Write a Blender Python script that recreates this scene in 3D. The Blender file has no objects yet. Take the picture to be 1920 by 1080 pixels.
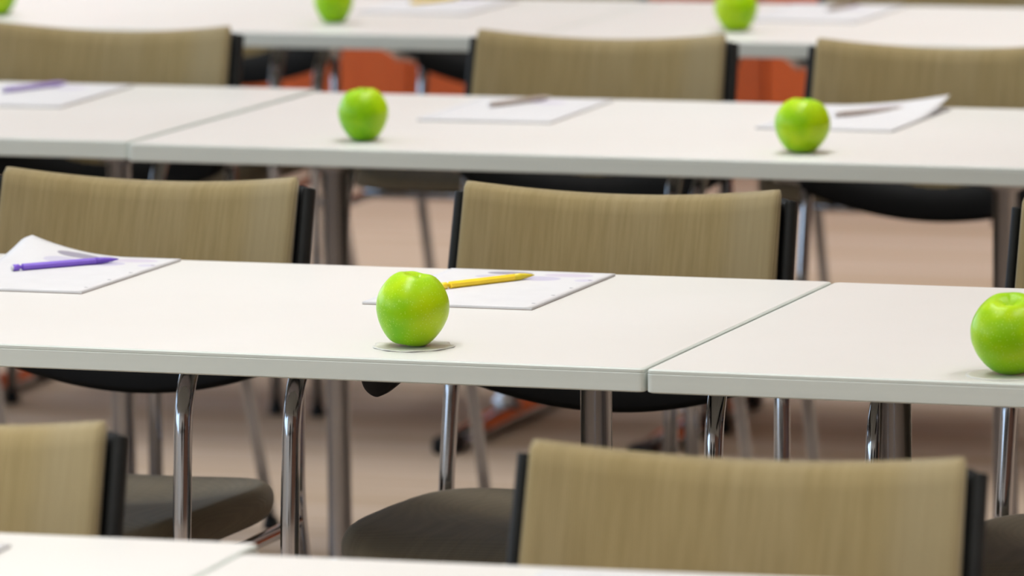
import bpy, bmesh, math, random
from mathutils import Vector, Matrix

random.seed(7)
S = bpy.context.scene
COL = S.collection

# ------------------------------------------------------------------ camera
FPX = 11635.4
CAM = Vector((2.0216, -6.3655, 1.7141))
YAW, PITCH, ROLL = -0.32904, 0.13164, -0.01041
fwd = Vector((math.sin(YAW) * math.cos(PITCH), math.cos(YAW) * math.cos(PITCH), -math.sin(PITCH)))
rgt = Vector((math.cos(YAW), -math.sin(YAW), 0.0))
upv = rgt.cross(fwd)
r2 = rgt * math.cos(ROLL) + upv * math.sin(ROLL)
u2 = upv * math.cos(ROLL) - rgt * math.sin(ROLL)
cd = bpy.data.cameras.new('camera')
cd.sensor_fit = 'HORIZONTAL'
cd.sensor_width = 36.0
cd.lens = FPX * 36.0 / 1920.0
cd.clip_start = 0.05
cd.clip_end = 100
cd.dof.use_dof = True
cd.dof.focus_distance = 7.05
cd.dof.aperture_fstop = 6.6
cam = bpy.data.objects.new('camera', cd)
COL.objects.link(cam)
M = Matrix(((r2.x, u2.x, -fwd.x, CAM.x), (r2.y, u2.y, -fwd.y, CAM.y), (r2.z, u2.z, -fwd.z, CAM.z), (0, 0, 0, 1)))
cam.matrix_world = M
S.camera = cam

# ------------------------------------------------------------------ world, lights, exposure
w = bpy.data.worlds.new('world'); S.world = w
w.use_nodes = True
bg = w.node_tree.nodes['Background']
bg.inputs['Color'].default_value = (0.62, 0.76, 1.0, 1)
bg.inputs['Strength'].default_value = 1.0
vs = S.view_settings
vs.view_transform = 'Standard'
vs.look = 'None'
vs.gamma = 1.0
vs.use_curve_mapping = False
vs.exposure = -0.48

ROOM_X0, ROOM_X1, ROOM_Y0, ROOM_Y1, ROOM_H = -6.2, 5.2, -8.6, 8.6, 3.0

def area(name, loc, rot, sx, sy, power, col):
    l = bpy.data.lights.new(name, 'AREA')
    l.shape = 'RECTANGLE'; l.size = sx; l.size_y = sy; l.energy = power; l.color = col
    o = bpy.data.objects.new(name, l); COL.objects.link(o)
    o.location = loc; o.rotation_euler = rot
    return o

LAMP_X = (-4.6, -2.6, -0.6, 1.4, 3.4)
LAMP_Y = ((-7.0, 1.6), (-5.4, 1.6), (-3.8, 1.6), (-2.2, 0.9), (-0.7, 0.9), (0.8, 0.85), (2.3, 0.85), (3.8, 0.9), (5.3, 0.9), (6.8, 1.2))
for lx in LAMP_X:
    for ly, lp in LAMP_Y:
        area('ceiling_lamp', (lx, ly, ROOM_H - 0.03), (0, 0, 0), 0.6, 1.2, 15.8 * lp, (0.978, 1.0, 0.995)).data.spread = math.radians(150 if ly < -3 else 82)
WIN_Y = ((-7.4, -4.6), (-3.6, -0.8), (0.2, 3.0), (4.0, 6.8))
for (a, b) in WIN_Y:
    area('window_daylight', (ROOM_X0 - 0.02, (a + b) / 2, 1.75), (0, math.radians(-90), 0), 1.7, b - a, 80.0, (0.58, 0.78, 1.0))

# ------------------------------------------------------------------ helpers
def tag(o, label=None, cat=None, group=None, kind=None):
    if label: o['label'] = label
    if cat: o['category'] = cat
    if group: o['group'] = group
    if kind: o['kind'] = kind
    return o

def empty(name, loc=(0, 0, 0), rz=0.0):
    o = bpy.data.objects.new(name, None)
    o.empty_display_size = 0.1
    COL.objects.link(o); o.location = loc; o.rotation_euler = (0, 0, rz)
    return o

def obj(name, me, parent=None, loc=(0, 0, 0), rot=(0, 0, 0)):
    o = bpy.data.objects.new(name, me); COL.objects.link(o)
    o.location = loc; o.rotation_euler = rot
    if parent: o.parent = parent
    return o

def mesh(name, verts, faces, mat, smooth=True):
    me = bpy.data.meshes.new(name)
    me.from_pydata([tuple(v) for v in verts], [], faces)
    me.update()
    bm = bmesh.new(); bm.from_mesh(me)
    bmesh.ops.recalc_face_normals(bm, faces=bm.faces)
    bm.to_mesh(me); bm.free()
    if smooth:
        for p in me.polygons: p.use_smooth = True
    me.materials.append(mat)
    return me

def catmull(pts, n=8):
    P = [Vector(p) for p in pts]
    P = [P[0] * 2 - P[1]] + P + [P[-1] * 2 - P[-2]]
    out = []
    for i in range(1, len(P) - 2):
        p0, p1, p2, p3 = P[i - 1:i + 3]
        for k in range(n):
            t = k / n
            out.append(0.5 * ((2 * p1) + (p2 - p0) * t + (2 * p0 - 5 * p1 + 4 * p2 - p3) * t * t + (3 * p1 - p0 - 3 * p2 + p3) * t ** 3))
    out.append(P[-2])
    return out

def fillet(pts, r, n=8):
    """polyline with every inner corner rounded by radius r (list or number)"""
    P = [Vector(p) for p in pts]
    out = [P[0]]
    for i in range(1, len(P) - 1):
        a, b, c = P[i - 1], P[i], P[i + 1]
        ri = r[i - 1] if isinstance(r, (list, tuple)) else r
        d1 = (a - b).normalized(); d2 = (c - b).normalized()
        ang = d1.angle(d2)
        t = min(ri / max(math.tan(ang / 2), 1e-4), (a - b).length * 0.49, (c - b).length * 0.49)
        s, e = b + d1 * t, b + d2 * t
        for k in range(n + 1):
            u = k / n
            out.append(s * (1 - u) ** 2 + b * 2 * u * (1 - u) + e * u * u)
    out.append(P[-1])
    return out

def tube(name, path, rad, mat, seg=14, squash=None):
    """tube along a path; rad number or list; squash=(sx,sz) flattens the section"""
    n = len(path)
    V, F = [], []
    T = []
    for i in range(n):
        a = path[max(i - 1, 0)]; b = path[min(i + 1, n - 1)]
        T.append((Vector(b) - Vector(a)).normalized())
    ref = Vector((1, 0, 0)) if abs(T[0].x) < 0.8 else Vector((0, 1, 0))
    nrm = (ref - T[0] * ref.dot(T[0])).normalized()
    for i in range(n):
        nrm = (nrm - T[i] * nrm.dot(T[i])).normalized()
        bi = T[i].cross(nrm)
        r = rad[i] if isinstance(rad, (list, tuple)) else rad
        sx, sz = squash if squash else (1, 1)
        for k in range(seg):
            a = 2 * math.pi * k / seg
            V.append(Vector(path[i]) + nrm * math.cos(a) * r * sx + bi * math.sin(a) * r * sz)
    for i in range(n - 1):
        for k in range(seg):
            k2 = (k + 1) % seg
            F.append((i * seg + k, i * seg + k2, (i + 1) * seg + k2, (i + 1) * seg + k))
    F.append(tuple(range(seg - 1, -1, -1)))
    F.append(tuple((n - 1) * seg + k for k in range(seg)))
    me = mesh(name, V, F, mat)
    for p in me.polygons:
        if len(p.vertices) > 4: p.use_smooth = False
    return me

def lathe(name, prof, mat, seg=24, loc=(0, 0, 0)):
    """profile (r,z) revolved about z; r=0 ends become poles"""
    V, F, rings = [], [], []
    for (r, z) in prof:
        if r < 1e-6:
            rings.append([len(V)]); V.append((loc[0], loc[1], loc[2] + z))
        else:
            ring = []
            for k in range(seg):
                a = 2 * math.pi * k / seg
                ring.append(len(V)); V.append((loc[0] + r * math.cos(a), loc[1] + r * math.sin(a), loc[2] + z))
            rings.append(ring)
    for A, B in zip(rings[:-1], rings[1:]):
        for k in range(seg):
            k2 = (k + 1) % seg
            if len(A) == 1 and len(B) == 1: continue
            if len(A) == 1: F.append((A[0], B[k], B[k2]))
            elif len(B) == 1: F.append((A[k], A[k2], B[0]))
            else: F.append((A[k], A[k2], B[k2], B[k]))
    return mesh(name, V, F, mat)

def box(name, x0, x1, y0, y1, z0, z1, mat, bev=0.0, segs=2):
    me = bpy.data.meshes.new(name)
    bm = bmesh.new()
    bmesh.ops.create_cube(bm, size=1.0)
    for v in bm.verts:
        v.co = Vector(((x0 + x1) / 2 + v.co.x * (x1 - x0), (y0 + y1) / 2 + v.co.y * (y1 - y0), (z0 + z1) / 2 + v.co.z * (z1 - z0)))
    if bev > 0:
        bmesh.ops.bevel(bm, geom=list(bm.edges), offset=bev, segments=segs, profile=0.5, affect='EDGES')
    bm.to_mesh(me); bm.free()
    me.materials.append(mat)
    return me

# ------------------------------------------------------------------ materials
def srgb(r, g, b):
    f = lambda c: (c / 255 / 12.92) if c / 255 <= 0.04045 else ((c / 255 + 0.055) / 1.055) ** 2.4
    return (f(r), f(g), f(b), 1)

def mat(name, col, rough=0.5, metal=0.0, spec=0.5, coat=0.0):
    m = bpy.data.materials.new(name); m.use_nodes = True
    b = m.node_tree.nodes['Principled BSDF']
    b.inputs['Base Color'].default_value = col
    b.inputs['Roughness'].default_value = rough
    b.inputs['Metallic'].default_value = metal
    b.inputs['Specular IOR Level'].default_value = spec
    b.inputs['Coat Weight'].default_value = coat
    return m

class N:
    def __init__(s, m):
        s.t = m.node_tree; s.b = s.t.nodes['Principled BSDF']
    def new(s, typ, **kw):
        n = s.t.nodes.new(typ)
        for k, v in kw.items():
            if k in ('inp',):
                for kk, vv in v.items(): n.inputs[kk].default_value = vv
            else: setattr(n, k, v)
        return n
    def link(s, a, b): s.t.links.new(a, b)
    def coord(s, scale=(1, 1, 1), out='Object', rot=(0, 0, 0)):
        tc = s.new('ShaderNodeTexCoord'); mp = s.new('ShaderNodeMapping')
        mp.inputs['Scale'].default_value = scale; mp.inputs['Rotation'].default_value = rot
        s.link(tc.outputs[out], mp.inputs['Vector'])
        return mp.outputs['Vector']
    def noise(s, vec, scale, detail=3.0, rough=0.5):
        n = s.new('ShaderNodeTexNoise'); n.inputs['Scale'].default_value = scale
        n.inputs['Detail'].default_value = detail; n.inputs['Roughness'].default_value = rough
        s.link(vec, n.inputs['Vector']); return n.outputs['Fac']
    def ramp(s, fac, stops):
        r = s.new('ShaderNodeValToRGB'); e = r.color_ramp.elements
        e[0].position, e[0].color = stops[0]; e[1].position, e[1].color = stops[-1]
        for p, c in stops[1:-1]:
            x = e.new(p); x.color = c
        s.link(fac, r.inputs['Fac']); return r.outputs['Color']
    def mix(s, fac, a, b, blend='MIX'):
        m = s.new('ShaderNodeMix', data_type='RGBA', blend_type=blend)
        for sock, v in ((m.inputs['Factor'], fac), (m.inputs['A'], a), (m.inputs['B'], b)):
            if hasattr(v, 'is_linked') or isinstance(v, bpy.types.NodeSocket): s.link(v, sock)
            else: sock.default_value = v
        return [o for o in m.outputs if o.type == 'RGBA'][0]
    def bump(s, h, strength, dist):
        b = s.new('ShaderNodeBump'); b.inputs['Strength'].default_value = strength; b.inputs['Distance'].default_value = dist
        s.link(h, b.inputs['Height']); s.link(b.outputs['Normal'], s.b.inputs['Normal'])

def m_simple_noise(name, c1, c2, scale, rough, spec=0.5, mscale=(1, 1, 1), coat=0.0):
    m = mat(name, c1, rough, 0, spec, coat); n = N(m)
    f = n.noise(n.coord(mscale), scale, 4)
    n.link(n.ramp(f, [(0.3, c1), (0.7, c2)]), n.b.inputs['Base Color'])
    return m

M_TOP = m_simple_noise('white_laminate', srgb(215, 213, 210), srgb(211, 209, 205), 3.0, 0.42, 0.35)
M_EDGE = m_simple_noise('grey_edge_band', srgb(203, 209, 203), srgb(196, 202, 196), 6.0, 0.42, 0.4, (0.3, 8, 8))
M_CHROME = m_simple_noise('chrome', srgb(172, 174, 180), srgb(166, 168, 174), 5.0, 0.09)
N(M_CHROME).b.inputs['Metallic'].default_value = 1.0
M_SATIN = m_simple_noise('satin_steel', srgb(168, 168, 172), srgb(160, 160, 165), 5.0, 0.22)
N(M_SATIN).b.inputs['Metallic'].default_value = 1.0
M_BLACK = m_simple_noise('black_plastic', srgb(10, 10, 11), srgb(14, 14, 15), 30.0, 0.6, 0.2)
M_TRIM = m_simple_noise('charcoal_plastic', srgb(27, 28, 28), srgb(33, 34, 34), 30.0, 0.6, 0.2)

def m_fabric(name, dark, light, streak, rib=138.0, lo=0.80):
    m = mat(name, dark, 0.92, 0, 0.12); n = N(m)
    v = n.coord()
    slub = n.noise(n.coord((95, 2, 5.0)), 1.6, 4, 0.62)
    broad = n.noise(n.coord((9, 1, 0.7)), 1.2, 2)
    col = n.ramp(slub, [(0.22, dark), (0.80, light)])
    col = n.mix(n.ramp(broad, [(0.4, (0, 0, 0, 1)), (0.75, (0.55, 0.55, 0.55, 1))]), col, streak)
    wv = n.new('ShaderNodeTexWave', wave_type='BANDS', bands_direction='X')
    wv.inputs['Scale'].default_value = rib; wv.inputs['Distortion'].default_value = 0.5
    wv.inputs['Detail'].default_value = 1.0
    n.link(v, wv.inputs['Vector'])
    wz = n.new('ShaderNodeTexWave', wave_type='BANDS', bands_direction='Z')
    wz.inputs['Scale'].default_value = 180.0; wz.inputs['Distortion'].default_value = 0.4
    n.link(v, wz.inputs['Vector'])
    shade = n.ramp(wv.outputs['Fac'], [(0.0, (lo, lo, lo, 1)), (1.0, (1.08, 1.08, 1.08, 1))])
    col = n.mix(1.0, col, shade, 'MULTIPLY')
    shade2 = n.ramp(wz.outputs['Fac'], [(0.0, (0.92, 0.92, 0.92, 1)), (1.0, (1.03, 1.03, 1.03, 1))])
    col = n.mix(1.0, col, shade2, 'MULTIPLY')
    n.link(col, n.b.inputs['Base Color'])
    n.bump(wv.outputs['Fac'], 0.35, 0.0006)
    n.b.inputs['Sheen Weight'].default_value = 0.15
    return m

M_FABRIC = m_fabric('ribbed_taupe_fabric', srgb(130, 113, 75), srgb(154, 137, 98), srgb(150, 137, 108))
M_SEAT = m_fabric('dark_seat_fabric', srgb(96, 86, 68), srgb(112, 101, 82), srgb(106, 97, 82), 190.0, 0.98)

def m_wood(name, a, b, c):
    m = mat(name, a, 0.38, 0, 0.4); n = N(m)
    g = n.noise(n.coord((7, 7, 0.5)), 3.0, 5, 0.6)
    oi = n.new('ShaderNodeObjectInfo')
    col = n.ramp(g, [(0.25, a), (0.5, b), (0.8, c)])
    tint = n.ramp(oi.outputs['Random'], [(0.0, (0.82, 0.80, 0.78, 1)), (1.0, (1.05, 1.03, 1.0, 1))])
    n.link(n.mix(1.0, col, tint, 'MULTIPLY'), n.b.inputs['Base Color'])
    return m
M_WOOD = m_wood('orange_wood_panel', srgb(206, 88, 28), srgb(220, 98, 34), srgb(228, 108, 44))

def m_floor():
    m = mat('streaked_beige_floor', srgb(188, 170, 148), 0.75, 0, 0.25); n = N(m)
    fine = n.noise(n.coord((1.2, 70, 1)), 1.0, 4, 0.65)
    mid = n.noise(n.coord((0.35, 11, 1)), 1.0, 3, 0.55)
    col = n.ramp(fine, [(0.25, srgb(128, 108, 86)), (0.5, srgb(160, 140, 120)), (0.78, srgb(184, 166, 150))])
    col2 = n.ramp(mid, [(0.3, srgb(140, 118, 92)), (0.7, srgb(176, 160, 150))])
    n.link(n.mix(0.45, col, col2), n.b.inputs['Base Color'])
    n.bump(fine, 0.2, 0.002)
    return m
M_WOOD_DARK = m_wood('brown_wood_panel', srgb(112, 74, 52), srgb(124, 82, 58), srgb(136, 92, 66))
M_FLOOR = m_floor()
M_WALL = m_simple_noise('white_wall_paint', srgb(226, 222, 214), srgb(221, 217, 208), 4.0, 0.7)
M_GREYWALL = m_simple_noise('grey_wall_paint', srgb(150, 152, 150), srgb(144, 146, 144), 4.0, 0.7)
M_CEIL = m_simple_noise('white_ceiling_paint', srgb(236, 234, 229), srgb(231, 229, 224), 4.0, 0.8)
M_FRAME = m_simple_noise('grey_window_frame', srgb(120, 122, 124), srgb(112, 114, 116), 9.0, 0.4)

def m_apple(name, seed, yell):
    m = mat(name, srgb(130, 186, 20), 0.30, 0, 0.22, 0.0); n = N(m)
    tc = n.new('ShaderNodeTexCoord'); mp = n.new('ShaderNodeMapping')
    mp.inputs['Location'].default_value = (seed * 3.1, seed * 1.7, seed)
    n.link(tc.outputs['Object'], mp.inputs['Vector'])
    v = mp.outputs['Vector']
    big = n.noise(v, 20.0, 2, 0.45)
    col = n.ramp(big, [(0.30, srgb(112, 180, 0)), (0.5, srgb(140, 194, 0)), (0.72, srgb(174, 207, 0))])
    # yellower towards the top, round the stem
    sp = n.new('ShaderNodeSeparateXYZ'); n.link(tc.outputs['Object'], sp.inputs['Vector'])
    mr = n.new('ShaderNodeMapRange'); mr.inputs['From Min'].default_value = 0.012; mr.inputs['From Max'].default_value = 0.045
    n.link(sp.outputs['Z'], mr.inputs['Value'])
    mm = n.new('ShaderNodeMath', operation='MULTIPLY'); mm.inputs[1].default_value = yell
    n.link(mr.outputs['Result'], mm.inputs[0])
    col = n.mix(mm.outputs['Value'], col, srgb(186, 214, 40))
    # yellower towards one side
    mx = n.new('ShaderNodeMapRange', interpolation_type='SMOOTHSTEP'); mx.inputs['From Min'].default_value = 0.004; mx.inputs['From Max'].default_value = 0.040
    mx.inputs['To Max'].default_value = 0.65
    n.link(sp.outputs['X'], mx.inputs['Value'])
    col = n.mix(mx.outputs['Result'], col, srgb(190, 212, 14))
    vo = n.new('ShaderNodeTexVoronoi', feature='F1'); vo.inputs['Scale'].default_value = 330.0
    n.link(v, vo.inputs['Vector'])
    dots = n.ramp(vo.outputs['Distance'], [(0.14, (0.42, 0.42, 0.42, 1)), (0.28, (0, 0, 0, 1))])
    col = n.mix(dots, col, srgb(205, 226, 110))
    n.link(col, n.b.inputs['Base Color'])
    fb = n.noise(v, 160.0, 2); n.bump(fb, 0.06, 0.001)
    n.b.inputs['Subsurface Weight'].default_value = 0.45
    n.b.inputs['Subsurface Radius'].default_value = (1.0, 1.0, 0.1)
    n.b.inputs['Subsurface Scale'].default_value = 0.006
    return m
M_STEM = m_simple_noise('brown_stem', srgb(84, 66, 34), srgb(110, 88, 46), 60.0, 0.7)

def m_paper(name, printed):
    """white paper; printed = a few faint lavender ovals (flat print)"""
    m = mat(name, srgb(240, 240, 244), 0.6, 0, 0.3); n = N(m)
    col = n.ramp(n.noise(n.coord(), 25.0, 2), [(0.3, srgb(207, 206, 208)), (0.7, srgb(203, 202, 204))])
    if printed:
        tc = n.new('ShaderNodeTexCoord')
        for (cx, cy, rx, ry, c) in printed:
            mp = n.new('ShaderNodeMapping', vector_type='TEXTURE')
            mp.inputs['Location'].default_value = (cx, cy, 0); mp.inputs['Scale'].default_value = (rx, ry, 1000.0)
            n.link(tc.outputs['Object'], mp.inputs['Vector'])
            ln = n.new('ShaderNodeVectorMath', operation='LENGTH'); n.link(mp.outputs['Vector'], ln.inputs[0])
            ff = n.ramp(ln.outputs['Value'], [(0.92, (1, 1, 1, 1)), (1.0, (0, 0, 0, 1))])
            col = n.mix(ff, col, c)
    n.link(col, n.b.inputs['Base Color'])
    return m
OVALS = [(0.028, 0.092, 0.030, 0.021, srgb(184, 179, 198)), (0.056, 0.128, 0.032, 0.016, srgb(192, 184, 199)),
         (-0.020, 0.132, 0.030, 0.014, srgb(142, 138, 152)), (-0.030, 0.098, 0.024, 0.016, srgb(186, 183, 199)),
         (0.088, 0.088, 0.012, 0.012, srgb(192, 188, 203))]
M_PAPER = m_paper('printed_white_paper', OVALS)
M_PAPER2 = m_paper('white_paper', [(0.02, 0.10, 0.03, 0.02, srgb(188, 182, 200))])
M_PADEDGE = m_simple_noise('pad_card_back', srgb(168, 158, 150), srgb(150, 140, 132), 50.0, 0.8)
M_INK = m_simple_noise('grey_print', srgb(150, 150, 158), srgb(138, 138, 148), 300.0, 0.7)

# ------------------------------------------------------------------ the room
o = obj('floor', box('floor', ROOM_X0 - 0.3, ROOM_X1 + 0.3, ROOM_Y0 - 0.3, ROOM_Y1 + 0.3, -0.12, 0.0, M_FLOOR)); tag(o, kind='structure')
o = obj('ceiling', box('ceiling', ROOM_X0 - 0.3, ROOM_X1 + 0.3, ROOM_Y0 - 0.3, ROOM_Y1 + 0.3, ROOM_H, ROOM_H + 0.15, M_CEIL)); tag(o, kind='structure')
# the far wall: plaster core carrying tall wooden panels, each a board of its own
wb = obj('wall_back', box('wall_back', ROOM_X0 - 0.3, ROOM_X1 + 0.3, ROOM_Y1, ROOM_Y1 + 0.2, 0, ROOM_H, M_WOOD)); tag(wb, kind='structure')
PW = 0.475
pan = box('panel', -PW / 2 + 0.003, PW / 2 - 0.003, -0.022, 0.0, 0.08, ROOM_H - 0.02, M_WOOD, 0.003, 1)
k = 0
x = ROOM_X0 + PW / 2
while x < ROOM_X1:
    obj('panel', pan, wb, (x, ROOM_Y1 - 0.001, 0)); x += PW
bb = obj('baseboard_back', box('baseboard', ROOM_X0, ROOM_X1, ROOM_Y1 - 0.03, ROOM_Y1, 0, 0.08, M_TRIM, 0.004, 1)); tag(bb, kind='structure')
wr = obj('wall_right', box('wall_right', ROOM_X1, ROOM_X1 + 0.2, ROOM_Y0, ROOM_Y1, 0, ROOM_H, M_WOOD_DARK)); tag(wr, kind='structure')
wf = obj('wall_front', box('wall_front', ROOM_X0 - 0.3, ROOM_X1 + 0.3, ROOM_Y0 - 0.2, ROOM_Y0, 0, ROOM_H, M_WALL)); tag(wf, kind='structure')
# window side: piers, sill and lintel in one wall, windows set into the openings
def multi(name, boxes, mt):
    V, F = [], []
    for (x0, x1, y0, y1, z0, z1) in boxes:
        b = len(V)
        V += [(x0, y0, z0), (x1, y0, z0), (x1, y1, z0), (x0, y1, z0), (x0, y0, z1), (x1, y0, z1), (x1, y1, z1), (x0, y1, z1)]
        F += [(b, b + 3, b + 2, b + 1), (b + 4, b + 5, b + 6, b + 7), (b, b + 1, b + 5, b + 4), (b + 1, b + 2, b + 6, b + 5), (b + 2, b + 3, b + 7, b + 6), (b + 3, b, b + 4, b + 7)]
    return mesh(name, V, F, mt, smooth=False)
WX0, WX1 = ROOM_X0 - 0.2, ROOM_X0
bl = [(WX0, WX1, ROOM_Y0, ROOM_Y1, 0, 0.9), (WX0, WX1, ROOM_Y0, ROOM_Y1, 2.6, ROOM_H)]
ys = [ROOM_Y0] + [v for ab in WIN_Y for v in ab] + [ROOM_Y1]
for i in range(0, len(ys), 2): bl.append((WX0, WX1, ys[i], ys[i + 1], 0.9, 2.6))
wl = obj('wall_left', multi('wall_left', bl, M_WALL)); tag(wl, kind='structure')
for i, (a, b) in enumerate(WIN_Y):
    wn = obj('window_%d' % (i + 1), multi('window_frame', [
        (WX0 + 0.05, WX0 + 0.12, a, b, 0.9, 0.96), (WX0 + 0.05, WX0 + 0.12, a, b, 2.54, 2.6),
        (WX0 + 0.05, WX0 + 0.12, a, a + 0.06, 0.96, 2.54), (WX0 + 0.05, WX0 + 0.12, b - 0.06, b, 0.96, 2.54),
        (WX0 + 0.05, WX0 + 0.12, (a + b) / 2 - 0.03, (a + b) / 2 + 0.03, 0.96, 2.54)], M_FRAME))
    tag(wn, kind='structure')

# ------------------------------------------------------------------ tables
TH = 0.74; TT = 0.0265; TL = 1.4
def rrect(x0, x1, y0, y1, r, n=4):
    out = []
    for (cx, cy, a0) in ((x1 - r, y0 + r, -90), (x1 - r, y1 - r, 0), (x0 + r, y1 - r, 90), (x0 + r, y0 + r, 180)):
        for k in range(n + 1):
            a = math.radians(a0 + 90 * k / n)
            out.append((cx + r * math.cos(a), cy + r * math.sin(a)))
    return out

def loft(name, loops, mt, cap0=True, cap1=True, smooth=False):
    V, F = [], []
    n = len(loops[0])
    for L in loops: V += L
    for i in range(len(loops) - 1):
        for k in range(n):
            k2 = (k + 1) % n
            F.append((i * n + k, i * n + k2, (i + 1) * n + k2, (i + 1) * n + k))
    if cap0: F.append(tuple(range(n - 1, -1, -1)))
    if cap1: F.append(tuple((len(loops) - 1) * n + k for k in range(n)))
    return mesh(name, V, F, mt, smooth)

def table_meshes(D):
    g = 0.0012
    top = loft('table_top', [[(x, y, z) for (x, y) in rrect(g + i, TL - g - i, i, D - i, 0.006)] for (z, i) in ((TH - TT + 0.002, 0.003), (TH - 0.0012, 0.0026), (TH, 0.0034))], M_TOP)
    band = []
    for (z, i) in ((TH - TT, 0.0022), (TH - TT + 0.0016, 0.0), (TH - 0.0058, 0.0), (TH - 0.0050, 0.0007), (TH - 0.0042, 0.0002), (TH - 0.0016, 0.0003), (TH - 0.0004, 0.0016), (TH - 0.0002, 0.0030)):
        band.append([(x, y, z) for (x, y) in rrect(g + i, TL - g - i, i, D - i, 0.006)])
    edge = loft('edge_band', band, M_EDGE, True, False)
    return top, edge

INS = 0.1786
colm = lathe('column', [(0, 0.03), (0.026, 0.03), (0.026, 0.05), (0.0195, 0.056), (0.0185, 0.07), (0.0185, 0.66), (0.034, 0.668), (0.034, 0.684), (0, 0.684)], M_SATIN, 32)
footp = []
for (yy, hw, h) in ((-0.325, 0.012, 0.020), (-0.315, 0.022, 0.030), (-0.15, 0.026, 0.040), (0, 0.028, 0.046), (0.15, 0.026, 0.040), (0.315, 0.022, 0.030), (0.325, 0.012, 0.020)):
    footp.append([(hw * math.cos(a), yy, 0.008 + (h - 0.008) * max(math.sin(a), 0) ** 0.7) for a in [math.pi * k / 10 for k in range(11)]])
footm = loft('foot', footp, M_CHROME, True, True, True)
capm = box('foot_cap', -0.024, 0.024, -0.03, 0.03, 0.0, 0.032, M_BLACK, 0.010, 3)
beamm = box('beam', INS - 0.02, TL - INS + 0.02, -0.02, 0.02, 0.684, TH - TT, M_SATIN, 0.003, 1)
brackm = box('bracket', -0.03, 0.03, -0.19, 0.19, 0.692, TH - TT + 0.0005, M_BLACK, 0.003, 1)

TABLE_CACHE = {}
def table(x0, y0, rz, D, label, hook=False):
    """x0,y0 = front left corner of the top"""
    if D not in TABLE_CACHE: TABLE_CACHE[D] = table_meshes(D)
    top, edge = TABLE_CACHE[D]
    t = empty('conference_table', (x0, y0, 0), rz)
    tag(t, label, 'table', 'white conference tables in rows')
    obj('table_top', top, t); e = obj('edge_band', edge, t); e['label'] = 'light grey edge band'
    for xx in (INS, TL - INS):
        obj('column', colm, t, (xx, D / 2, 0))
        f = obj('foot', footm, t, (xx, D / 2, 0))
        for s in (-1, 1):
            obj('foot_cap', capm, f, (0, s * 0.315, 0))
        obj('bracket', brackm, t, (xx, D / 2, 0))
    obj('beam', beamm, t, (0, D / 2, 0))
    if hook:
        pts = [(-0.026, 0.0), (-0.026, -0.012), (-0.021, -0.026), (-0.010, -0.034), (0.000, -0.032), (0.018, -0.018), (0.024, -0.010), (0.026, 0.0)]
        pts = [(q.x, q.y) for q in catmull([(a, b, 0) for (a, b) in pts], 4)]
        loops = []
        for (yy, sc) in ((-0.012, 0.86), (-0.009, 1.0), (0.009, 1.0), (0.012, 0.86)):
            loops.append([(px * sc, yy, pz * sc) for (px, pz) in pts])
        h = obj('bag_hook', loft('bag_hook', loops, M_BLACK, True, True, True), t, hook)
        h['label'] = 'small black plastic hook under the edge'
    return t

table(-2 * 0 - 1.4 + 0.025, -1.951, 0.042, 0.75, 'nearest white table at bottom left, only its far edge strip in view')
table(0.0262, -1.9495, 0.042, 0.75, 'nearest white table at bottom right, only its far edge strip in view')
table(-1.4, 0.0, 0.0, 0.75, 'sharply focused white table carrying the apple, the purple pen and the yellow pen', hook=(1.4 - 0.345, 0.12, TH - TT))
table(0.0015, -0.004, 0.0, 0.75, 'white table at right of the seam, with an apple cut by the photo edge')
table(-2.828, 2.005, 0.0, 0.79, 'white table at left in the second row behind, end butted to a longer one')
table(-1.420, 1.981, -0.004, 0.77, 'white table in the second row behind, with two blurred apples on it')
table(-2.78, 3.709, 0.0, 0.75, 'farthest white table at left, blurred, with two apples on it')
table(-1.38, 3.709, 0.0, 0.75, 'farthest white table at right, blurred, with one apple on it')

# ------------------------------------------------------------------ chairs (facing the camera side, -y)
OY = 0.62        # chair origin, measured from the front edge of its table
def back_pt(u, v, hw, zt, zb, off=0.0):
    """u -1..1 across, v 0 bottom..1 top; off = behind the front face"""
    ztop = zt - 0.015 * (1 - u * u)
    zbot = zb + 0.045 * u * u
    z = zbot + (ztop - zbot) * v
    x = u * (hw + (1 - v) * 0.004)
    y = 0.885 + 0.028 * (1 - u * u) - math.tan(math.radians(16)) * (0.83 - z) + off
    return x, y - OY, z

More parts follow.
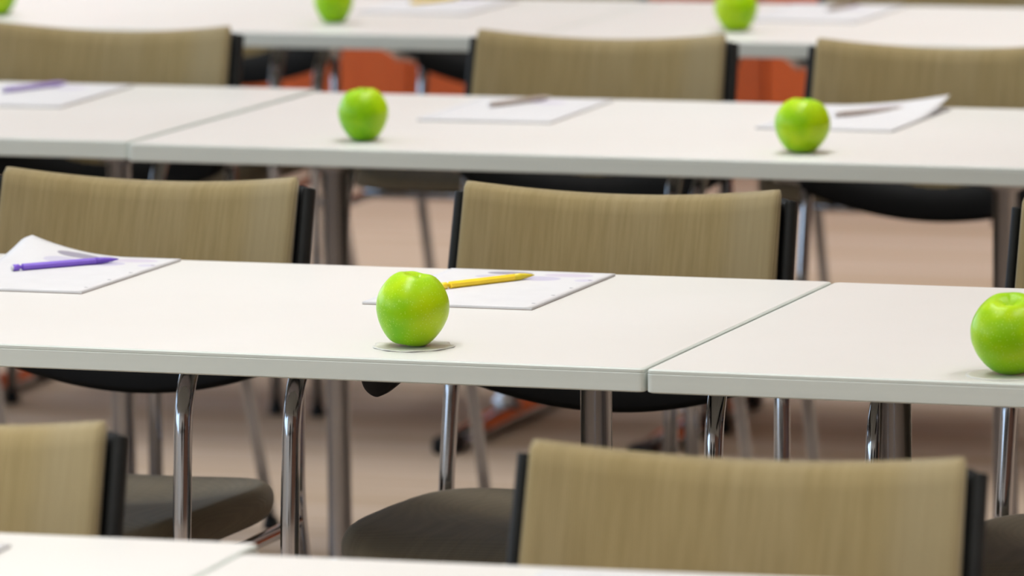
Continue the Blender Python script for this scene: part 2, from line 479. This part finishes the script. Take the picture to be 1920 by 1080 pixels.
def slab(name, hw, zt, zb, off, thick, mt, bulge, nu=28, nv=12, rnd=0.010, corner=0.018):
    """curved board with rounded rim made of two grids"""
    V, F = [], []
    def pt(i, j, side):
        a = -1 + 2 * i / nu; b = j / nv
        # spread samples towards the rim
        u = math.copysign(1 - (1 - abs(a)) ** 1.5, a) if a else 0.0
        bb = 2 * b - 1
        vv = math.copysign(1 - (1 - abs(bb)) ** 1.5, bb) if bb else 0.0
        v = (vv + 1) / 2
        dx = (1 - abs(u)) * hw; H = (zt - zb); dz = min(v, 1 - v) * H
        d = min(dx, dz)
        edge = min(d / rnd, 1.0)
        roll = math.sqrt(max(0.0, 1 - (1 - edge) ** 2))
        x, y, z = back_pt(u, v, hw, zt, zb, off)
        # rounded corners seen from the front
        if dx < corner and dz < corner:
            ex, ez = corner - dx, corner - dz
            L = math.hypot(ex, ez); mx = max(ex, ez)
            if L > 1e-9:
                k = mx / L
                x -= math.copysign(ex * (1 - k), u); z -= math.copysign(ez * (1 - k), v - 0.5)
        half = thick / 2
        yy = y + half + side * half * roll - (bulge * (1 - u * u) * (1 - vv * vv) if side < 0 else 0)
        return (x, yy, z)
    idx = {}
    for side in (-1, 1):
        for i in range(nu + 1):
            for j in range(nv + 1):
                rim = i in (0, nu) or j in (0, nv)
                if side == 1 and rim: idx[(i, j, 1)] = idx[(i, j, -1)]; continue
                idx[(i, j, side)] = len(V); V.append(pt(i, j, side))
    for side in (-1, 1):
        for i in range(nu):
            for j in range(nv):
                q = [idx[(i, j, side)], idx[(i + 1, j, side)], idx[(i + 1, j + 1, side)], idx[(i, j + 1, side)]]
                F.append(tuple(q if side < 0 else q[::-1]))
    return mesh(name, V, F, mt)

def seat_mesh():
    V, F = [], []
    nr, ns = 16, 56
    cy, hx, hy = 0.638, 0.228, 0.230
    def outline(a, k):
        c, s = math.cos(a), math.sin(a)
        e = 2 / 4.2
        x = math.copysign(abs(c) ** e, c) * hx * k
        y = math.copysign(abs(s) ** e, s) * hy * k
        y = y if y > 0 else y * 1.02
        x *= 1 + 0.03 * (-y / hy)
        return x, y
    def top(x, y):
        z = 0.452 + 0.012 * (x / hx) ** 2 - 0.018 * math.exp(-((y - 0.10) / 0.09) ** 2) * (1 - (x / hx) ** 2)
        z -= 0.030 * max(0.0, (-y - 0.13) / 0.13) ** 2
        return z
    # rings from the centre out over the rim and back underneath
    rings = []
    for k in [i / nr for i in range(1, nr)]:
        rings.append((k * 0.93, 0.0))
    for a in (0, 20, 40, 60, 80, 100, 120, 140, 160, 180):
        ar = math.radians(a)
        rings.append((0.93 + 0.07 * math.sin(ar), (1 - math.cos(ar)) / 2))
    for k in (0.7, 0.4): rings.append((k, 1.0))
    V.append((0, cy - OY, top(0, 0)))
    for (k, d) in rings:
        for s in range(ns):
            a = 2 * math.pi * s / ns
            x, y = outline(a, k)
            zt = top(x, y); zb = 0.414 + 0.012 * max(0.0, (abs(y) - 0.18) / 0.08) ** 2 * (1 if y < 0 else 0.4)
            V.append((x, cy + y - OY, zt * (1 - d) + min(zb, zt - 0.008) * d))
    for s in range(ns): F.append((0, 1 + s, 1 + (s + 1) % ns))
    for r in range(len(rings) - 1):
        for s in range(ns):
            s2 = (s + 1) % ns
            F.append((1 + r * ns + s, 1 + (r + 1) * ns + s, 1 + (r + 1) * ns + s2, 1 + r * ns + s2))
    F.append(tuple(1 + (len(rings) - 1) * ns + s for s in range(ns)))
    return mesh('seat', V, F, M_SEAT)

CH = {}
CH['seat'] = seat_mesh()
CH['backrest'] = slab('backrest', 0.206, 0.832, 0.560, 0.0, 0.026, M_FABRIC, 0.006, rnd=0.008, corner=0.006)
CH['back_shell'] = slab('back_shell', 0.214, 0.820, 0.566, 0.0265, 0.016, M_BLACK, 0.0, rnd=0.004, corner=0.014)
def shade_lip_mesh():  # dark lower rim made taller, so its black stands in for under-table shade
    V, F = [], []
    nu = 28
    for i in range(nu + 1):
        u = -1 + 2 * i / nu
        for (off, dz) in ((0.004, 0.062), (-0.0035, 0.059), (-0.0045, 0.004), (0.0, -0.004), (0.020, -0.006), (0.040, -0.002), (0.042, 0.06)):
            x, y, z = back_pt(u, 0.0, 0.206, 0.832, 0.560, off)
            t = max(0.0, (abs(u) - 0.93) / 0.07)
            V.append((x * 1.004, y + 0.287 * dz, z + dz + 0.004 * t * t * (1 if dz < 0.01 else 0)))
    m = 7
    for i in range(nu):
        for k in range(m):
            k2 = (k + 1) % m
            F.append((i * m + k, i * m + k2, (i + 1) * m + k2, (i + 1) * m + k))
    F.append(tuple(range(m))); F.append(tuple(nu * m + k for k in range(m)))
    return mesh('shade_lip', V, F, M_BLACK)
CH['shade_lip'] = shade_lip_mesh()
for s in (-1, 1):
    # charcoal strip running down the side of the shell
    path = []
    for v in (0.06, 0.2, 0.4, 0.6, 0.8, 0.92, 0.975):
        x, y, z = back_pt(s * 1.0, v, 0.2145, 0.820, 0.566, 0.030)
        path.append(Vector((x, y, z)))
    CH['side_trim', s] = tube('side_trim', catmull(path, 4), 0.0075, M_TRIM, 12, (1.0, 1.7))
    fx = 0.262 * s
    p = [(fx, 0.405 - OY, 0.012), (fx, 0.415 - OY, 0.46), (fx * 0.995, 0.432 - OY, 0.688), (fx * 0.95, 0.66 - OY, 0.676), (s * 0.236, 0.80 - OY, 0.630), (s * 0.219, 0.850 - OY, 0.618)]
    CH['front_leg', s] = tube('leg', fillet(p, [0.8, 0.16, 0.3, 0.05], 12), 0.0112, M_CHROME, 20)
    p = [(s * 0.190, 0.915 - OY, 0.745), (s * 0.214, 0.868 - OY, 0.60), (s * 0.220, 0.845 - OY, 0.40), (s * 0.226, 0.990 - OY, 0.012)]
    CH['rear_leg', s] = tube('leg', fillet(p, [0.3, 0.30], 10), 0.0102, M_CHROME, 18)
    p = [(s * 0.256, 0.414 - OY, 0.392), (s * 0.222, 0.45 - OY, 0.386), (s * 0.213, 0.80 - OY, 0.394), (s * 0.220, 0.845 - OY, 0.402)]
    CH['seat_rail', s] = tube('seat_rail', fillet(p, [0.03, 0.03], 6), 0.0095, M_CHROME, 14)
    CH['bolt', s] = lathe('bolt', [(0, -0.014), (0.008, -0.013), (0.0125, -0.006), (0.0125, 0.004), (0.009, 0.011), (0, 0.0135)], M_CHROME, 16, (s * 0.238, 0.805 - OY, 0.629))
CH['cross_rail'] = tube('cross_rail', [Vector((-0.206, 0.52 - OY, 0.398)), Vector((0.206, 0.52 - OY, 0.398))], 0.009, M_CHROME, 12)
CH['glide'] = lathe('foot_glide', [(0, 0), (0.013, 0.0), (0.014, 0.004), (0.012, 0.018), (0, 0.018)], M_BLACK, 14)

def chair(x, y0, rz, label):
    """x = middle of the backrest, y0 = front edge of the table the chair stands behind"""
    # keep the backrest (0.28 behind the origin) over x while the chair turns
    c = empty('conference_chair', (x + math.sin(rz) * 0.28, y0 + OY, 0), rz)
    tag(c, label, 'chair', 'chairs drawn up behind the tables')
    obj('seat', CH['seat'], c)['label'] = 'dark brown upholstered seat'
    b = obj('backrest', CH['backrest'], c); b['label'] = 'ribbed taupe backrest cushion'
    sh = obj('back_shell', CH['back_shell'], c); sh['label'] = 'black plastic back shell'
    obj('shade_lip', CH['shade_lip'], sh)['label'] = 'black lower edge of the backrest, made taller to stand in for shade'
    for s in (-1, 1):
        obj('side_trim', CH['side_trim', s], sh)
        l = obj('leg', CH['front_leg', s], c); obj('foot_glide', CH['glide'], l, (0.262 * s, 0.405 - OY, 0))
        l = obj('leg', CH['rear_leg', s], c); obj('foot_glide', CH['glide'], l, (0.226 * s, 0.990 - OY, 0))
        obj('seat_rail', CH['seat_rail', s], c)
        obj('bolt', CH['bolt', s], c)
    obj('cross_rail', CH['cross_rail'], c)
    return c

chair(-0.403, -1.945, 0.0, 'taupe chair at the lower left corner, nearest row, cut by the left edge')
chair(0.428, -1.945, 0.0, 'large taupe chair at lower right, nearest of all and fully wide')
chair(-0.942, 0.0, -0.055, 'taupe chair behind the focused table, backing the purple pen')
chair(-0.3135, 0.0, 0.0, 'taupe chair in the centre, behind the pad with the yellow pen')
chair(0.402, 0.0, 0.0, 'taupe chair just entering at the right edge behind the cut-off apple')
chair(-1.806, 1.965, 0.0, 'blurred taupe chair at upper left behind the pad with the pale purple pen')
chair(-0.988, 1.998, 0.0, 'blurred taupe chair at upper centre, middle of its three')
chair(-0.420, 1.965, 0.0, 'blurred taupe chair at upper right behind the pad with a curled corner')
chair(-2.275, 3.705, 0.0, 'far chair whose legs show against the orange wall, left of the gap')
chair(-1.67, 3.705, 0.0, 'far chair whose chrome leg shows just left of the upper centre chair')
chair(-0.895, 3.705, 0.0, 'far chair whose backrest foot shows along the top right border')

# ------------------------------------------------------------------ apples
PROFILE = [(0, 0.78), (0.06, 0.79), (0.14, 0.86), (0.26, 0.94), (0.38, 0.975), (0.52, 0.945), (0.67, 0.84), (0.80, 0.69), (0.90, 0.52), (0.97, 0.34), (1.0, 0.15),
           (0.992, -0.05), (0.955, -0.20), (0.89, -0.38), (0.80, -0.55), (0.69, -0.71), (0.57, -0.84), (0.47, -0.91), (0.40, -0.93), (0.30, -0.91), (0.18, -0.84), (0.07, -0.79), (0, -0.78)]
def apple_mesh(width, height, mt, seed):
    rnd = random.Random(seed)
    pr = catmull([(r, 0, z) for (r, z) in PROFILE], 3)
    seg = 48
    ph = [rnd.uniform(0, 6.28) for _ in range(4)]
    V, F, rings = [], [], []
    R = width / 2; H = height / 1.905
    for q in pr:
        r, z = max(q.x, 0), q.z
        if r < 1e-4: rings.append([len(V)]); V.append((0, 0, z * H)); continue
        ring = []
        for k in range(seg):
            a = 2 * math.pi * k / seg
            lobe = 1 + 0.006 * math.cos(5 * a + ph[0]) * (0.4 + abs(z)) + 0.012 * math.cos(2 * a + ph[1]) + 0.01 * math.cos(3 * a + ph[2])
            dz = 0.022 * math.cos(a + ph[3]) * max(z, 0) + 0.010 * math.cos(5 * a + ph[0]) * (z * z) * (r < 0.75) * (1 if z > 0 else 0.3)
            ring.append(len(V)); V.append((r * R * lobe * math.cos(a), r * R * lobe * math.sin(a), (z + dz) * H))
        rings.append(ring)
    for A, B in zip(rings[:-1], rings[1:]):
        for k in range(seg):
            k2 = (k + 1) % seg
            if len(A) == 1: F.append((A[0], B[k], B[k2]))
            elif len(B) == 1: F.append((A[k], A[k2], B[0]))
            else: F.append((A[k], A[k2], B[k2], B[k]))
    return mesh('apple_skin', V, F, mt), H

def apple(x, y, width, height, seed, tilt, label, stem=True, base=TH):
    mt = m_apple('green_apple_skin_%d' % seed, seed, 0.18)
    me, H = apple_mesh(width, height, mt, seed)
    rot = Matrix.Rotation(tilt[2], 3, 'Z') @ Matrix.Rotation(tilt[0], 3, 'X') @ Matrix.Rotation(tilt[1], 3, 'Y')
    low = min((rot @ v.co).z for v in me.vertices)
    o = empty('apple', (x, y, base - low + 0.0002))
    o.rotation_euler = rot.to_euler()
    tag(o, label, 'apple', 'green apples on the tables')
    obj('skin', me, o)
    if stem:
        p = [Vector((0, 0, 0.66 * H)), Vector((0.001, 0, 0.80 * H)), Vector((0.003, 0.001, 0.96 * H))]
        obj('stem', tube('stem', catmull(p, 4), 0.0013, M_STEM, 8), o)['label'] = 'short brown stem'
    return o

def coaster(x, y, r, wav, label):
    V, F = [], []
    ns, nr = 72, 10
    rings = [(i / nr) for i in range(1, nr + 1)]
    V.append((0, 0, 0.0010))
    def rr(a): return 1 + wav * (0.035 * math.sin(9 * a) + 0.02 * math.sin(4 * a + 1) + 0.012 * math.sin(17 * a))
    for q in rings:
        for k in range(ns):
            a = 2 * math.pi * k / ns
            z = 0.0010 + 0.0005 * wav * max(0, q - 0.6) / 0.4 * (1 + math.sin(9 * a)) if q > 0.6 else 0.0010
            V.append((q * r * rr(a) * math.cos(a), q * r * rr(a) * math.sin(a), z))
    for k in range(ns): F.append((0, 1 + k, 1 + (k + 1) % ns))
    for i in range(nr - 1):
        for k in range(ns):
            k2 = (k + 1) % ns
            F.append((1 + i * ns + k, 1 + (i + 1) * ns + k, 1 + (i + 1) * ns + k2, 1 + i * ns + k2))
    b = len(V)
    for k in range(ns):
        vx, vy, vz = V[1 + (nr - 1) * ns + k]; V.append((vx, vy, max(0.0002, vz - 0.0009)))
    for k in range(ns):
        k2 = (k + 1) % ns
        F.append((1 + (nr - 1) * ns + k, b + k, b + k2, 1 + (nr - 1) * ns + k2))
    F.append(tuple(b + k for k in range(ns - 1, -1, -1)))
    o = obj('coaster', mesh('coaster', V, F, M_COASTER), None, (x, y, TH))
    tag(o, label, 'coaster', 'pale coasters under the near apples')
M_COASTER = m_simple_noise('pale_translucent_plastic', srgb(211, 211, 203), srgb(207, 207, 198), 40.0, 0.35, 0.5)
coaster(-0.302, 0.096, 0.0445, 1.0, 'thin pale coaster with a wavy rim under the focused apple')
coaster(0.391, 0.054, 0.044, 0.0, 'thin smooth pale coaster under the apple at the right edge')
apple(-0.302, 0.096, 0.0825, 0.0785, 3, (-0.06, 0.13, 0.0), 'sharply focused green apple in front of the yellow pen', False, TH + 0.0010)
apple(0.395, 0.056, 0.0865, 0.0800, 8, (0.26, -0.05, 0.25), 'green apple with a deep stem hollow, cut by the right edge', False, TH + 0.0010)
apple(-1.093, 2.093, 0.0735, 0.0735, 12, (0.13, 0.0, 0.2), 'slightly blurred green apple left of the centre chair, second row behind')
apple(-0.427, 2.092, 0.0790, 0.0740, 15, (0.05, 0.12, 0.1), 'slightly blurred green apple in front of the curled paper', False)
apple(-1.813, 3.904, 0.0690, 0.0740, 21, (0.05, 0.04, 3.0), 'blurred green apple at the top border, left of centre')
apple(-1.070, 3.906, 0.0755, 0.0740, 24, (0.04, 0.02, 4.0), 'blurred green apple at the top border, right of centre')
apple(-2.466, 3.918, 0.0700, 0.0740, 27, (0.04, 0.02, 5.0), 'blurred green apple in the upper left corner of the photo')

# ------------------------------------------------------------------ writing pads
def pad(cx, cy, rz, label, mt, curl=None, marks=False, L=0.297, W=0.21, T=0.0032):
    """stack of sheets with a top sheet that may curl at one corner; +y is the far edge"""
    g = empty('writing_pad', (cx, cy, TH), rz)
    tag(g, label, 'paper', 'writing pads laid out on the tables')
    obj('card_back', box('card_back', -W / 2, W / 2, -L / 2, L / 2, 0.0001, 0.0011, M_PADEDGE), g)
    obj('sheet_block', box('sheet_block', -W / 2, W / 2, -L / 2, L / 2, 0.0011, T - 0.0003, M_PAPER2), g)
    nx, ny = 20, 28
    V, F = [], []
    for side in (0, 1):
        for i in range(nx + 1):
            for j in range(ny + 1):
                x = -W / 2 + W * i / nx; y = -L / 2 + L * j / ny
                z = T - (0.0002 if side else 0)
                if curl:
                    sx, sy, amt, reach = curl
                    d = math.hypot((sx * W / 2 - x), (sy * L / 2 - y))
                    t = max(0.0, 1 - d / reach)
                    z += amt * t * t
                V.append((x, y, z))
    st = (nx + 1) * (ny + 1)
    for i in range(nx):
        for j in range(ny):
            a = i * (ny + 1) + j
            F.append((a, a + ny + 1, a + ny + 2, a + 1)); F.append((st + a, st + a + 1, st + a + ny + 2, st + a + ny + 1))
    ring = [(i, 0) for i in range(nx)] + [(nx, j) for j in range(ny)] + [(i, ny) for i in range(nx, 0, -1)] + [(0, j) for j in range(ny, 0, -1)]
    ids = [i * (ny + 1) + j for (i, j) in ring]
    for k in range(len(ids)):
        a, b = ids[k], ids[(k + 1) % len(ids)]
        F.append((a, b, st + b, st + a))
    sh = obj('top_sheet', mesh('top_sheet', V, F, mt), g)
    if marks:
        # faint illegible line of print and the little marks down the right side
        mb = [(-0.040 + k * 0.0042, -0.040 + k * 0.0042 + 0.0026 + 0.001 * (k % 2), -0.1375, -0.1345 - 0.0012 * (k % 3 == 1)) for k in range(6)]
        for k, (a, b, c, d) in enumerate(mb):
            obj('print_mark', box('print_mark', a, b, c, d, T, T + 0.00012, M_INK), sh)
        for (a, c) in ((0.0925, -0.123), (0.0925, -0.050), (0.0925, 0.018), (0.0925, 0.090)):
            obj('print_mark', box('print_mark', a, a + 0.004, c, c + 0.004, T, T + 0.00012, M_INK), sh)
    return g

pad(-0.374, 0.572, 0.0, 'white printed pad under the yellow pen, behind the focused apple', M_PAPER, None, True, 0.318)
pad(-0.941, 0.574, 0.0, 'white pad with a lifted back corner under the purple pen', M_PAPER, (-0.9, 1.0, 0.024, 0.13), True, 0.318)
pad(-1.010, 2.545, 0.03, 'blurred white pad between the two apples of the second row behind', M_PAPER2, None, False, 0.34)
pad(-0.477, 2.545, 0.0, 'blurred white pad with its right back corner curled up', M_PAPER2, (1.0, 1.0, 0.020, 0.2), False, 0.33)
pad(-1.825, 2.590, 0.05, 'blurred white pad under the pale purple pen at upper left', M_PAPER2, None, False, 0.34)
pad(-1.740, 4.255, 0.0, 'far blurred white pad under the yellow pen at the top border', M_PAPER2, None, False, 0.30)
pad(-1.012, 4.262, 0.0, 'far blurred white pad at the top border, right of an apple', M_PAPER2, None, False, 0.34)
pad(-0.318, -1.385, 0.042, 'corner of a white pad on the nearest table, bottom left', M_PAPER2, None, False, 0.31)
pad(0.405, -1.372, 0.042, 'far edge of a white pad on the nearest table, below the large chair', M_PAPER2, None, False, 0.318)

# ------------------------------------------------------------------ pens
def pen(tx, ty, ang, col, tipcol, label, L=0.148, z=TH + 0.0032):
    """tip at (tx,ty), ang = pointing direction"""
    g = empty('pen', (tx - math.cos(ang) * L / 2, ty - math.sin(ang) * L / 2, z + 0.0043), ang)
    tag(g, label, 'pen', 'pens on the writing pads')
    mb = m_simple_noise('pen_plastic', col, tuple(c * 0.93 for c in col[:3]) + (1,), 40.0, 0.38, 0.5)
    mt_ = m_simple_noise('pen_tip_plastic', tipcol, tuple(c * 0.93 for c in tipcol[:3]) + (1,), 40.0, 0.38, 0.5)
    r = 0.0044
    def rod(name, prof, m, seg):
        V, F = [], []
        for (xx, rr_) in prof:
            for k in range(seg):
                a = 2 * math.pi * (k + 0.5) / seg
                V.append((xx, rr_ * math.cos(a), rr_ * math.sin(a)))
        for i in range(len(prof) - 1):
            for k in range(seg):
                k2 = (k + 1) % seg
                F.append((i * seg + k, i * seg + k2, (i + 1) * seg + k2, (i + 1) * seg + k))
        F.append(tuple(range(seg))); F.append(tuple((len(prof) - 1) * seg + k for k in range(seg)))
        return mesh(name, V, F, m, smooth=seg > 8)
    h = L / 2
    obj('barrel', rod('barrel', [(-h + 0.0145, r * 0.7), (-h + 0.0155, r), (h - 0.034, r), (h - 0.033, r * 0.97)], mb, 8), g)
    obj('push_button', rod('push_button', [(-h + 0.002, r * 0.8), (-h + 0.003, r * 0.95), (-h + 0.010, r * 0.95), (-h + 0.011, r * 0.55), (-h + 0.0146, r * 0.55)], mb, 14), g)
    obj('end_cap', rod('end_cap', [(-h, r * 0.5), (-h + 0.001, r * 0.75), (-h + 0.0021, r * 0.78)], M_PAPER2, 14), g)
    obj('tip', rod('tip', [(h - 0.0332, r * 0.98), (h - 0.022, r * 0.93), (h - 0.010, r * 0.60), (h - 0.002, r * 0.22), (h, r * 0.12)], mt_, 16), g)
    return g

PUR = srgb(124, 90, 205); YEL = srgb(255, 218, 44); TAU = srgb(172, 158, 148); LIL = srgb(168, 150, 212)
pen(-0.898, 0.681, math.atan2(0.113, 0.095), PUR, srgb(108, 74, 188), 'purple plastic pen on the left pad')
pen(-0.350, 0.664, math.atan2(0.113, 0.068), YEL, srgb(222, 200, 40), 'yellow plastic pen half hidden by the focused apple')
pen(-1.002, 2.690, math.atan2(0.150, 0.061), TAU, TAU, 'blurred taupe pen on the pad right of the left apple')
pen(-0.422, 2.655, math.atan2(0.130, 0.086), TAU, TAU, 'blurred taupe pen on the pad with the curled corner')
pen(-1.829, 2.730, math.atan2(0.140, 0.055), LIL, LIL, 'blurred pale purple pen at the upper left')
pen(-1.745, 4.395, math.atan2(0.120, 0.045), YEL, YEL, 'far blurred yellow pen at the top border')
pen(-0.992, 4.420, math.atan2(0.150, 0.02), TAU, srgb(110, 70, 40), 'far blurred brown-tipped pen at the top border')
